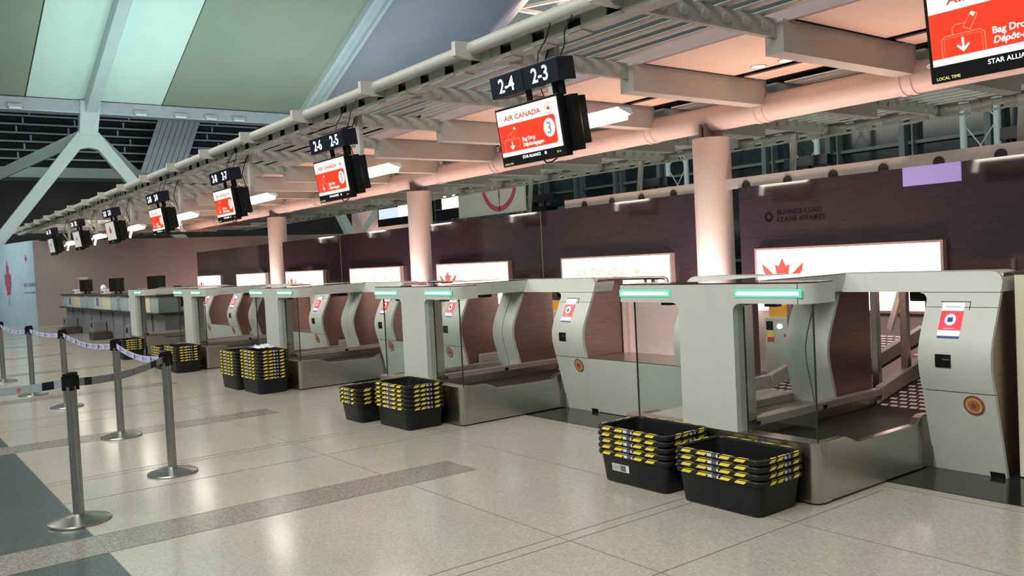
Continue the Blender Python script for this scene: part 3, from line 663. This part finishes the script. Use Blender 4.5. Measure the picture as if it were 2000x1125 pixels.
# ================================================================== BINS
def make_bin():
    b = thing('bag_tray', '', 'tray', (0, 0, 0))
    def ring(hx, hy, r, z): return [(p[0], p[1], z) for p in rrect(-hx, hx, -hy, hy, r, 4)]
    mb = MB()
    mb.rings([ring(.278, .180, .04, 0), ring(.287, .188, .045, .008), ring(.312, .200, .05, .186), ring(.308, .196, .05, .186), ring(.283, .184, .045, .012)])
    body = mb.build('tub', ['tub'], b, smooth=True)
    mb = MB()
    mb.rings([ring(.309, .197, .05, .186), ring(.332, .213, .06, .186), ring(.335, .215, .06, .192), ring(.335, .215, .06, .208), ring(.331, .211, .06, .214), ring(.316, .201, .052, .214), ring(.309, .197, .05, .206), ring(.309, .197, .05, .186)], cap0=False, cap1=False)
    tp = lb = mb
    HX, HY = .3355, .2155; za, zb, sh = .1915, .2095, .022
    def side_patch(u0, u1, side, m_, mi=0, slant=sh):
        for (a, zz0, zz1, off) in ((0, za, zb, 0), (1, 0, 0, 0)):
            if a == 0:
                q = [(u0, za), (u1, za), (u1+slant, zb), (u0+slant, zb)]
                pts = {'f': [(u, -HY-.001, z) for u, z in q], 'b': [(-u, HY+.001, z) for u, z in q], 'r': [(HX+.001, u, z) for u, z in q], 'l': [(-HX-.001, -u, z) for u, z in q]}[side]
            else:
                d = .018
                pts = {'f': [(u0+slant, -HY+.003, .2152), (u1+slant, -HY+.003, .2152), (u1+slant*1.6, -HY+d, .2152), (u0+slant*1.6, -HY+d, .2152)],
                       'b': [(-u0-slant, HY-.003, .2152), (-u1-slant, HY-.003, .2152), (-u1-slant*1.6, HY-d, .2152), (-u0-slant*1.6, HY-d, .2152)],
                       'r': [(HX-.003, u0+slant, .2152), (HX-.003, u1+slant, .2152), (HX-d, u1+slant*1.6, .2152), (HX-d, u0+slant*1.6, .2152)],
                       'l': [(-HX+.003, -u0-slant, .2152), (-HX+.003, -u1-slant, .2152), (-HX+d, -u1-slant*1.6, .2152), (-HX+d, -u0-slant*1.6, .2152)]}[side]
            m_.add(pts, [(0, 1, 2, 3)], mi)
    for s in 'fb':
        for u in (-.266, -.146, .028, .140): side_patch(u, u+.070, s, tp, 1)
        side_patch(-.055, -.022, s, lb, 2, 0); side_patch(-.018, .012, s, lb, 3, 0); side_patch(.014, .026, s, lb, 2, 0)
    for s in 'rl':
        for u in (-.145, -.075, .075): side_patch(u, u+.05, s, tp, 1)
        side_patch(0, .02, s, lb, 2, 0); side_patch(.022, .045, s, lb, 3, 0); side_patch(.047, .056, s, lb, 2, 0)
    mb.build('rim', ['tub', 'yellow', 'label', 'ink'], b, smooth=True)
    return b
bin0 = make_bin(); first = [True]
NUM = ['bottom', 'second from bottom', 'third from bottom', 'fourth from bottom', 'fifth from bottom', 'sixth from bottom', 'seventh from bottom', 'eighth from bottom']
def stack(x, y, n, rot, where, group):
    for i in range(n):
        lab = 'striped black tray, '+('top' if i == n-1 else NUM[i])+', '+where
        jr = random.uniform(-.012, .012); px_ = x+random.uniform(-.003, .003)
        if first[0]:
            bin0.location = (px_, y, .001+.042*i); bin0.rotation_euler = (0, 0, rot); bin0['label'] = lab; bin0['group'] = group; first[0] = False
        else: dup(bin0, (px_, y, .001+.042*i), (0, 0, rot+jr*.3), lab, group)
stack(-3.37, 4.19, 4, 0, 'right stack at the nearest bag drop', 'trays stacked at the nearest bag drop')
stack(-4.095, 4.20, 5, 0, 'left stack at the nearest bag drop', 'trays stacked at the nearest bag drop')
stack(-7.29, 4.17, 6, 0, 'right stack at the second bag drop', 'trays stacked at the second bag drop')
stack(-7.93, 4.16, 4, PI/2, 'left stack at the second bag drop', 'trays stacked at the second bag drop')
stack(-10.93, 4.12, 9, 0, 'right tall stack at the third bag drop', 'trays stacked at the third bag drop')
stack(-11.62, 4.08, 8, 0, 'left tall stack at the third bag drop', 'trays stacked at the third bag drop')
stack(-14.53, 4.12, 6, 0, 'right stack at the fourth bag drop', 'trays stacked at the fourth bag drop')
stack(-15.25, 4.10, 5, 0, 'left stack at the fourth bag drop', 'trays stacked at the fourth bag drop')
stack(-17.95, 4.10, 5, 0, 'only stack at the farthest bag drop', 'trays stacked at the farthest bag drop')
# barcode sticker on the body of the left bottom tray
for o in C.objects:
    if o.get('label', '').startswith('striped black tray, bottom, left stack at the nearest'):
        mb = MB(); f = lambda z: -(.188+.012*(z-.008)/.176)-.0015
        def q(x0, x1, z0, z1, mi, e=0): mb.add([(x0, f(z0)-e, z0), (x1, f(z0)-e, z0), (x1, f(z1)-e, z1), (x0, f(z1)-e, z1)], [(0, 1, 2, 3)], mi)
        q(-.19, -.03, .085, .135, 0); q(-.11, -.06, .09, .13, 1, .0006)
        for i in range(6): q(-.18+.012*i, -.175+.012*i, .09, .13, 1, .0006)
        mb.build('sticker', ['label', 'ink'], o)
# crumpled film left on one tall stack
mb = MB(); rng = random.Random(3); g = 9
vs = [(-.16+.32*i/(g-1)+rng.uniform(-.012, .012), -.11+.22*j/(g-1)+rng.uniform(-.012, .012), .012+rng.uniform(0, .045)*(1 if 0 < i < g-1 and 0 < j < g-1 else .3)) for i in range(g) for j in range(g)]
mb.add(vs, [(i*g+j, (i+1)*g+j, (i+1)*g+j+1, i*g+j+1) for i in range(g-1) for j in range(g-1)])
o = mb.build('plastic_film', ['paper']); o.location = (-11.0, 4.14, .552); tag(o, 'crumpled clear wrapping film lying on the tall right stack of trays', 'wrapping'); o.modifiers.new('t', 'SOLIDIFY').thickness = .003

# ================================================================== STANCHIONS
posts = [(-6.14, 1.03), (-7.06, 1.87), (-9.11, 1.95), (-11.88, 1.94), (-13.61, 1.81), (-15.95, 1.72)]
plab = ['nearest belt barrier post, on the grey floor edge at left', 'belt barrier post furthest right, in front of the nearest tape corner', 'third belt barrier post, between the right-hand post and the far ones',
        'fourth belt barrier post, partly hidden by the nearest post', 'fifth belt barrier post, left of the nearest post', 'farthest belt barrier post, cut by the left picture edge']
def make_post():
    t = thing('stanchion', plab[0], 'barrier post', (*posts[0], 0), group='belt barrier posts')
    mb = MB(); mb.lathe([(.188, .0), (.190, .008), (.186, .016), (.10, .042), (.045, .052), (.037, .056)], n=40); mb.build('base', ['pole'], t, smooth=True)
    mb = MB(); mb.lathe([(.034, .05), (.034, .88)], n=24); mb.build('pole', ['pole'], t, smooth=True)
    mb = MB(); mb.lathe([(.035, .88), (.035, .945)], n=24); mb.lathe([(.044, .945), (.046, .95), (.046, .965), (.040, .97)], n=24); 
    for a in range(4): mb.box(*[(.03, .05, -.014, .014), (-.05, -.03, -.014, .014), (-.014, .014, .03, .05), (-.014, .014, -.05, -.03)][a], .855, .945)
    mb.build('head', ['black'], t, smooth=True); return t
pst = make_post(); plist = [pst]
for i in range(1, 6): plist.append(dup(pst, (*posts[i], 0), label=plab[i]))
def belt(i, p1, z0, z1, sag, light):
    a = Vector((*posts[i], 0)); b = Vector((*p1, 0)); d = b-a; n = d.normalized(); nrm = Vector((-n.y, n.x, 0))
    N = 28; h = .052; s0 = .05; L = d.length
    def pt(t, v, off=0): 
        q = n*(s0+(L-2*s0)*t); z = z0+(z1-z0)*t-sag*4*t*(1-t)
        return (q.x+nrm.x*off, q.y+nrm.y*off, z+v)
    mb = MB()
    for k in range(N):
        t0, t1 = k/N, (k+1)/N
        vs = [pt(t0, -h/2, -.001), pt(t1, -h/2, -.001), pt(t1, h/2, -.001), pt(t0, h/2, -.001), pt(t0, -h/2, .001), pt(t1, -h/2, .001), pt(t1, h/2, .001), pt(t0, h/2, .001)]
        mb.add(vs, [(0,1,2,3),(4,7,6,5),(0,4,5,1),(3,2,6,7)], 0)
    # print: repeated marks on both faces
    pm = mb; K = max(4, int(L/.30))
    for k in range(K):
        tc0 = (k+.5)/K
        for off in (-.0022, .0022):
            if light:
                tc1 = tc0+.018; pm.add([pt(tc0, -.02, off), pt(tc1, -.02, off), pt(tc1, .02, off), pt(tc0, .02, off)], [(0, 1, 2, 3)], 1 if k % 2 else 2)
                for e in range(5):
                    ta = tc0+.02+e*.6/K/6; pm.add([pt(ta, -.008, off), pt(ta+.25/K/6, -.008, off), pt(ta+.25/K/6, .010, off), pt(ta, .010, off)], [(0, 1, 2, 3)], 1)
            elif k % 3 == 0:
                w_ = .045/L; pm.add([pt(tc0-w_, -.026, off), pt(tc0+w_, -.026, off), pt(tc0+w_, .026, off), pt(tc0-w_, .026, off)], [(0, 1, 2, 3)], 2)
            else:
                pm.add([pt(tc0+p[0]*.021/L, p[1]*.021, off) for p in LEAF], [tuple(range(len(LEAF)))], 3)
    mb.build('belt', ['beltl' if light else 'belt', 'beltink', 'black', 'redprint'], plist[i])
belt(0, (-6.72, .35), .90, .86, .02, False)
belt(1, posts[0], .905, .90, .035, False)
belt(2, posts[1], .90, .905, .05, True)
belt(3, posts[2], .90, .90, .06, True)
belt(4, posts[3], .90, .90, .03, True)
belt(5, posts[4], .90, .90, .05, True)

# ================================================================== HANGING SIGNS
TILT = math.radians(8.2)
def sign_shell(label, group, loc, rot):
    t = thing('counter_sign', label, 'sign', loc, rot, group)
    mb = MB(); mb.box(-.45, .45, .0, .18, -.186, 0); nb = mb.build('number_box', ['navy'], t, bevel=.004)
    mb = MB(); mb.box(-.004, .004, -.003, 0, -.182, -.004); mb.build('box_joint', ['black'], nb)
    for x in (-.06, .28, .36): mb = MB(); mb.box(x, x+.035, .06, .10, -.29, -.186); mb.build('hanger_post', ['black'], t)
    mb = MB(); mb.box(-.45, .40, .0, .07, -.775, -.277); tv = mb.build('display', ['black'], t, bevel=.005)
    mb = MB(); mb.box(-.36, .47, .075, .155, -.745, -.30); mb.box(-.30, .46, .155, .24, -.70, -.315); mb.build('rear_display', ['black'], t, bevel=.006)
    for cb in ([(.05, .05, -.775), (.08, .05, -.80), (.15, .05, -.80), (.21, .06, -.775)], [(.1, .1, 0), (.08, .14, .1), (.14, .2, .2), (.11, .32, .37)], [(.38, .1, 0), (.42, .14, .1), (.37, .2, .2), (.40, .32, .37)]):
        mb = MB(); mb.tube(cb, .006, 6); mb.build('cable', ['black'], t)
    return t, nb, tv
def sign_numbers(nb, a, b):
    mb = MB(); put_text(mb, a, .165, -.225, -.0035, -.150, 'CENTER', sx=1.0 if len(a) < 4 else .85, bold=.0018); mb.build('number_lettering', ['digit'], nb)
    mb = MB(); put_text(mb, b, .165, .225, -.0035, -.150, 'CENTER', sx=1.0 if len(b) < 4 else .85, bold=.0018); mb.build('number_lettering', ['digit'], nb)
def line(mb, pts, wd, y, mi):
    for (x0, z0), (x1, z1) in zip(pts, pts[1:]):
        d = Vector((x1-x0, z1-z0)); d.normalize(); nx, nz = -d.y*wd/2, d.x*wd/2; ex, ez = d.x*wd/2, d.y*wd/2
        mb.add([(x0-ex+nx, y, z0-ez+nz), (x1+ex+nx, y, z1+ez+nz), (x1+ex-nx, y, z1+ez-nz), (x0-ex-nx, y, z0-ez-nz)], [(0, 1, 2, 3)], mi)
def bag_screen(tv):
    mb = MB(); rect(mb, -.43, .38, -.690, -.297, -.002); mb.build('lit_panel', ['scrw'], tv)
    mb = MB(); r = .03
    poly = [(-.43, -.655), (.33-r, -.655)]+fillet(.33-r, -.655+r, r, -PI/2, 0, 5)[1:]+fillet(.33-r, -.425-r, r, 0, PI/2, 5)+[(-.43, -.425)]
    mb.add([(x, -.0035, z) for x, z in poly], [tuple(range(len(poly)))]); mb.build('red_block', ['scrr'], tv)
    mb = MB(); put_text(mb, 'AIR CANADA', .06, -.33, -.004, -.392, fit=.50, bold=.0016); mb.build('airline_lettering', ['scrt'], tv)
    mb = MB(); leaf(mb, .265, -.372, .026, -.004); disc(mb, .265, -.372, .045, -.004, r0=.041); mb.build('emblem', ['scrt'], tv)
    mb = MB()
    line(mb, [(-.375, -.652), (-.375, -.565), (-.355, -.548), (-.18, -.548), (-.16, -.565), (-.16, -.652)], .004, -.0045, 0)
    line(mb, [(-.362, -.652), (-.362, -.57), (-.348, -.56), (-.187, -.56), (-.173, -.57), (-.173, -.652)], .002, -.0045, 0)
    line(mb, [(-.315, -.548), (-.315, -.515), (-.298, -.50), (-.255, -.50)], .004, -.0045, 0)
    line(mb, [(-.262, -.52), (-.215, -.452), (-.187, -.470), (-.228, -.538), (-.262, -.52)], .004, -.0045, 0); mb.build('luggage_outline', ['scrrl'], tv)
    mb = MB(); line(mb, [(-.268, -.575), (-.268, -.632)], .012, -.005, 0); line(mb, [(-.293, -.608), (-.268, -.632), (-.243, -.608)], .012, -.005, 0)
    mb.add([(-.225, -.005, -.462), (-.212, -.005, -.453), (-.196, -.005, -.464), (-.208, -.005, -.480)], [(0, 1, 2, 3)], 0)
    mb.build('arrow', ['scrw'], tv)
    mb = MB(); put_text(mb, 'Bag Drop', .046, -.125, -.005, -.585, bold=.0012); put_text(mb, 'Dépôt-bagages', .046, -.125, -.005, -.632, shear=.25, bold=.0012); mb.build('bag_drop_lettering', ['scrw'], tv)
    mb = MB(); disc(mb, .245, -.525, .075, -.005, sx=.95); mb.build('numeral_disc', ['scrw'], tv)
    mb = MB(); put_text(mb, '3', .13, .245, -.006, -.570, 'CENTER', bold=.003); mb.build('numeral', ['scrg'], tv)
    mb = MB(); put_text(mb, 'STAR ALLIANCE', .034, -.16, -.002, -.728, bold=.0); mb.build('footer_lettering', ['digit'], tv)
    mb = MB(); disc(mb, .148, -.717, .012, -.002, n=12, r0=.006); mb.build('footer_emblem', ['digit'], tv)
    mb = MB(); put_text(mb, 'LOCAL TIME', .022, -.42, -.002, -.762); put_text(mb, '23 14', .022, .29, -.002, -.735); mb.build('clock_lettering', ['scry'], tv)
def leaf_screen(tv, size):
    mb = MB(); rect(mb, -.43, .38, -.690, -.297, -.002); mb.build('lit_panel', ['scrdim'], tv)
    mb = MB(); leaf(mb, -.03, -.48, size, -.004); mb.build('leaf_graphic', ['posterred'], tv)
    mb = MB(); put_text(mb, 'STAR ALLIANCE', .034, -.16, -.002, -.745); mb.build('footer_lettering', ['scrg'], tv)
src = None
for k in range(8):
    xc = -5.63-P*(k-1); n1, n2 = '2-%d' % (2*k+2), '2-%d' % (2*k+1)
    lab = 'hanging counter sign numbered %s and %s, ' % (n1, n2)
    if k == 0: lab = 'large hanging bag drop screen cut off by the upper right corner'
    elif k < 5: lab += 'bag drop screen below'
    else: lab += 'dim screen below, '+['', '', '', '', '', 'third farthest', 'second farthest', 'farthest'][k]
    t, nb, tv = sign_shell(lab, 'hanging counter signs', (xc, 4.44, 3.125), (TILT, 0, 0))
    sign_numbers(nb, n1, n2)
    if k < 5:
        if src is None: bag_screen(tv); src = tv
        else:
            for ch in list(src.children):
                c = ch.copy(); C.objects.link(c); c.parent = tv
    else: leaf_screen(tv, .12 if k == 5 else .07)
for k in range(1, 5):
    t, nb, tv = sign_shell('dark back of a hanging sign beyond the glass wall, '+['nearest', 'second', 'third', 'fourth'][k-1]+' from the right', 'signs of the far side counters', (-5.45-P*(k-1), 13.9, 3.125), (TILT, 0, PI))
    sign_numbers(nb, '2-%d' % (2*k+20), '2-%d' % (2*k+19))
    mb = MB(); mb.box(-.05, .05, .5, .56, -.55, .35); mb.build('strut', ['canopy'], t)

# hanging fluorescent lamps with struts
for k in range(8):
    xs = -5.93-P*(k-1)
    t = thing('hanging_lamp', ['unseen', 'nearest', 'second', 'third', 'fourth', 'fifth', 'sixth', 'farthest'][k]+' hanging fluorescent lamp, behind its counter sign', 'lamp', (xs, 5.05, 2.70), group='fluorescent lamps under the canopy')
    if k == 0: t['label'] = 'hanging fluorescent lamp behind the cut-off screen at upper right'
    mb = MB(); mb.box(-.055, .055, -.03, .03, .04, .76); mb.build('strut', ['canopy'], t, bevel=.005)
    mb = MB(); mb.prism([(-.085, .045), (.05, .05), (.085, .0), (.06, -.012), (-.07, .03)], 'X', -.10, .88); mb.build('housing', ['bracket'], t)
    mb = MB(); mb.prism([(-.092, .035), (-.07, .02), (.052, -.02), (.045, -.05), (-.03, -.055), (-.095, -.015)], 'X', -.06, .85); mb.build('diffuser', ['tube'], t)
    mb = MB(); mb.beam((-.05, -.01, .02), (-.12, -.05, -.20), .07, .03, up=(0, 1, 0)); mb.build('end_plate', ['endglow'], t)  # short plate with emission of its own at the left end
    mb = MB(); mb.beam((-.06, -.02, .03), (-.26, -.28, -.20), .09, .02); mb.beam((-.06, .0, .05), (-.18, -.12, .3), .03, .015); mb.build('arm', ['bracket'], t)
    mb = MB(); mb.tube([(-.02, -.04, .7), (-.10, -.1, .42), (-.03, -.05, .18), (-.2, -.2, .05)], .007, 6); mb.build('cable', ['black'], t)

# ================================================================== STAFFED DESKS at the far end
for i, xc in enumerate((-21.15, -25.0, -28.9)):
    nm = ['nearest', 'middle', 'farthest'][i]
    d = thing('check_in_desk', nm+' of three grey staffed check-in desks beyond the bag drops', 'desk', (xc, 5.05, 0), group='staffed check-in desks')
    for x0, x1 in ((-1.75, -.75), (-.55, .65), (.85, 1.75)):
        mb = MB(); mb.box(x0, x1, .12, .7, .0, .74); mb.build('pedestal', ['desk'], d, bevel=.008)
    mb = MB(); mb.box(-1.72, 1.72, .25, .7, .0, .70); mb.build('recess', ['brown'], d)
    mb = MB(); mb.box(-1.85, 1.85, -.06, .75, .745, .775); mb.build('ledge', ['brown'], d, bevel=.004)
    for x0, x1, m in ((-1.72, -1.02, 'bluegrey'), (-.95, -.02, 'lilac'), (.06, 1.0, 'cream'), (1.10, 1.70, 'bluegrey')):
        mb = MB(); mb.box(x0, x1, .02, .5, .775, 1.135); up = mb.build('screen_panel', [m], d, bevel=.006)
        if m == 'lilac':
            mb = MB(); rect(mb, -.62, -.34, .86, 1.08, .017); mb.build('notice', ['desk'], up)
    mb = MB(); mb.box(-1.78, 1.74, -.03, .6, 1.14, 1.17); mb.build('counter_top', ['brown'], d, bevel=.004)
    mb = MB(); mb.box(.1, .62, -.35, .1, .0, .20); mb.build('scale_platform', ['brown'], d, bevel=.01)
    mb = MB(); mb.box(-.38, .05, -.22, .1, .0, .46); sp = mb.build('scale_housing', ['desk'], d, bevel=.01)
    mb = MB(); rect(mb, -.25, -.08, .30, .42, -.224); mb.build('scale_readout', ['black'], sp)
    def dx(x): return xc+x
    g = 'equipment on the staffed desks'
    for q, (x, wd) in enumerate(((.42, .42), (.98, .2))):
        mb = MB(); m_ = thing('monitor', 'black computer monitor, '+['left', 'right'][q]+' one on the '+nm+' check-in desk', 'monitor', (dx(x), 5.35, 1.17), (0, 0, .5 if q == 0 else 1.1), g)
        mb.box(-wd/2, wd/2, -.02, .03, .07, .42); mb.build('screen', ['black'], m_, bevel=.006)
        mb = MB(); mb.box(-.03, .03, .0, .04, .0, .1); mb.box(-.1, .1, -.06, .1, 0, .012); mb.build('stand', ['black'], m_)
    pr = thing('label_printer', 'white label printer on the '+nm+' check-in desk', 'printer', (dx(.0), 5.25, 1.17), group=g)
    mb = MB(); mb.box(-.2, .2, -.14, .16, 0, .14); mb.build('body', ['label'], pr, bevel=.02)
    mb = MB(); mb.box(-.12, .12, -.145, -.139, .05, .08); mb.build('slot', ['black'], pr)
    if i == 2:
        pb = thing('display_box', 'pink upright display box on the farthest check-in desk', 'box', (dx(-.25), 5.42, 1.17), group=g)
        mb = MB(); mb.box(-.28, .22, -.08, .08, 0, .46); mb.build('body', ['pink'], pb, bevel=.01)
        mb = MB(); mb.box(-.30, .24, -.10, .10, .46, .49); mb.build('lid', ['label'], pb)
    if i == 1:
        gl = thing('globe_lamp', 'small white globe lamp on the middle check-in desk', 'lamp', (dx(-.75), 5.3, 1.17), group=g)
        mb = MB(); mb.lathe([(.01, .05), (.06, .09), (.085, .16), (.06, .23), (.01, .26)], n=18); mb.build('globe', ['bracket'], gl, smooth=True)
        mb = MB(); mb.lathe([(.06, 0), (.05, .02), (.015, .06)], n=14); mb.build('foot', ['steel'], gl, smooth=True)
    if i == 0:
        pb = thing('document_box', 'small pink document box on the nearest check-in desk', 'box', (dx(1.35), 5.4, 1.17), group=g)
        mb = MB(); mb.box(-.35, .35, -.1, .1, 0, .14); mb.build('body', ['pink'], pb, bevel=.01)
        mb = MB(); mb.box(-.36, .36, -.11, .11, .14, .155); mb.build('lid', ['label'], pb)
        ch = thing('office_chair', 'black office chair back showing over the desks left of the farthest bag drop', 'chair', (dx(-1.5), 6.2, 0), (0, 0, .4))
        mb = MB(); mb.prism(rrect(-.24, .24, -.24, .24, .08), 'Z', .44, .53); mb.build('seat', ['black'], ch, bevel=.015)
        mb = MB(); mb.prism(rrect(-.24, .24, .78, 1.32, .16), 'Y', .22, .28); mb.build('backrest', ['black'], ch, bevel=.015)
        mb = MB(); mb.tube([(0, .25, .8), (0, .27, .5), (0, .1, .42)], .025, 8); mb.lathe([(.03, .08), (.03, .44)], n=12); mb.build('column', ['black'], ch, smooth=True)
        mb = MB()
        for a in range(5): mb.beam((0, 0, .08), (.3*math.cos(a*2*PI/5), .3*math.sin(a*2*PI/5), .03), .05, .03)
        mb.build('star_base', ['black'], ch)

# ================================================================== FAR SIDE OF THE HALL
mb = MB(); mb.box(-34, 14, 20.6, 20.8, 0, 5.3); struct(mb.build('window_1', ['hallglass']))
mb = MB()
for i in range(24):
    x = -33+2.0*i; mb.box(x-.07, x+.07, 20.3, 20.6, 0, 5.3); mb.box(x+.22, x+.26, 20.35, 20.6, 0, 5.3)
for z in (1.2, 3.35, 3.9, 5.26): mb.box(-34, 14, 20.45, 20.58, z-.04, z+.04)
struct(mb.build('trim_11', ['mull']))
for i, x in enumerate((-17.3, -13.0, -8.7)):
    t = thing('truss_mast', ['left', 'middle', 'right'][i]+' one of the pale cable-braced masts before the far windows', 'mast', (x, 19.3, 0), group='braced masts at the windows')
    for dx_ in (-.35, .35):
        mb = MB(); mb.tube([(dx_, 0, 0), (dx_, 0, 5.2)], .075, 12); mb.build('tube', ['steelteal'], t, smooth=True)
    mb = MB()
    for z in range(0, 5, 1): mb.tube([(-.35, 0, z), (.35, 0, z+1)], .014, 6); mb.tube([(.35, 0, z), (-.35, 0, z+1)], .014, 6)
    mb.build('cable_brace', ['steelteal'], t)
area('far_hall_lamp', (-14, 16.5, 9), (-14, 19, 2), 16, 2, 260, (.80, 1, 1))
t = thing('hanging_banner', 'pale grey hanging banner with red ring and leaf emblem', 'banner', (-22.25, 16, 3.0))
mb = MB(); mb.box(-1.75, 1.85, 0, .05, 0, 2.6); mb.build('panel', ['canopy'], t)
for x in (-1.5, 1.6): mb = MB(); mb.tube([(x, .08, -3.0), (x, .08, 2.5)], .03, 8); mb.build('post', ['steel'], t)
mb = MB(); disc(mb, .55, 1.02, .95, -.006, n=48, r0=.79); leaf(mb, .55, 1.12, .62, -.006); rect(mb, .53, .57, .1, .9, -.006); mb.build('emblem', ['posterred'], t)
t = thing('video_wall', 'bright white and blue video screens beyond the wall, behind the middle pillar', 'screen', (-28.2, 17, 3.15))
mb = MB(); mb.box(-3.3, .9, 0, .1, .0, .28); mb.box(1.5, 3.45, 0, .1, .0, .15); mb.box(-3.3, .9, .02, .1, .28, .75); mb.box(1.5, 3.45, .02, .1, .15, .95); mb.build('casing', ['black'], t)
mb = MB(); rect(mb, -3.2, -1.6, .30, .70, .01, 1); rect(mb, -1.6, .85, .30, .74, .01, 0); rect(mb, 1.6, 3.35, .35, .90, .01, 0); mb.build('picture', ['lightbox', 'scrb'], t)
t = thing('v_column', 'blue-grey steel V column seen past the middle pillar over the wall', 'column', (-35.5, 18, 0))
for x1, z1 in ((-2.0, 4.6), (2.9, 4.3)):
    mb = MB(); mb.beam((0, 0, 2.5), (x1, 0, z1), .36, .36, up=(0, 1, 0)); mb.build('arm', ['steelteal'], t, bevel=.03)
mb = MB(); mb.beam((0, 0, 0), (0, 0, 2.6), .6, .6, up=(0, 1, 0)); mb.build('stem', ['steelteal'], t)
mb = MB(); mb.box(-38.2, -32.6, 19.2, 19.4, 0, 4.6); struct(mb.build('wall_rear', ['pillar']))
area('rear_wall_fill', (-35.2, 18.6, 2.2), (-35.2, 19.3, 3.7), 3, .3, 45, (1.0, .55, .45))  # added pink fill that makes the rear panel look pink-lit
mb = MB(); mb.box(-50, -33.9, 26, 26.3, 0, 9); struct(mb.build('wall_rear_far', ['clad']))
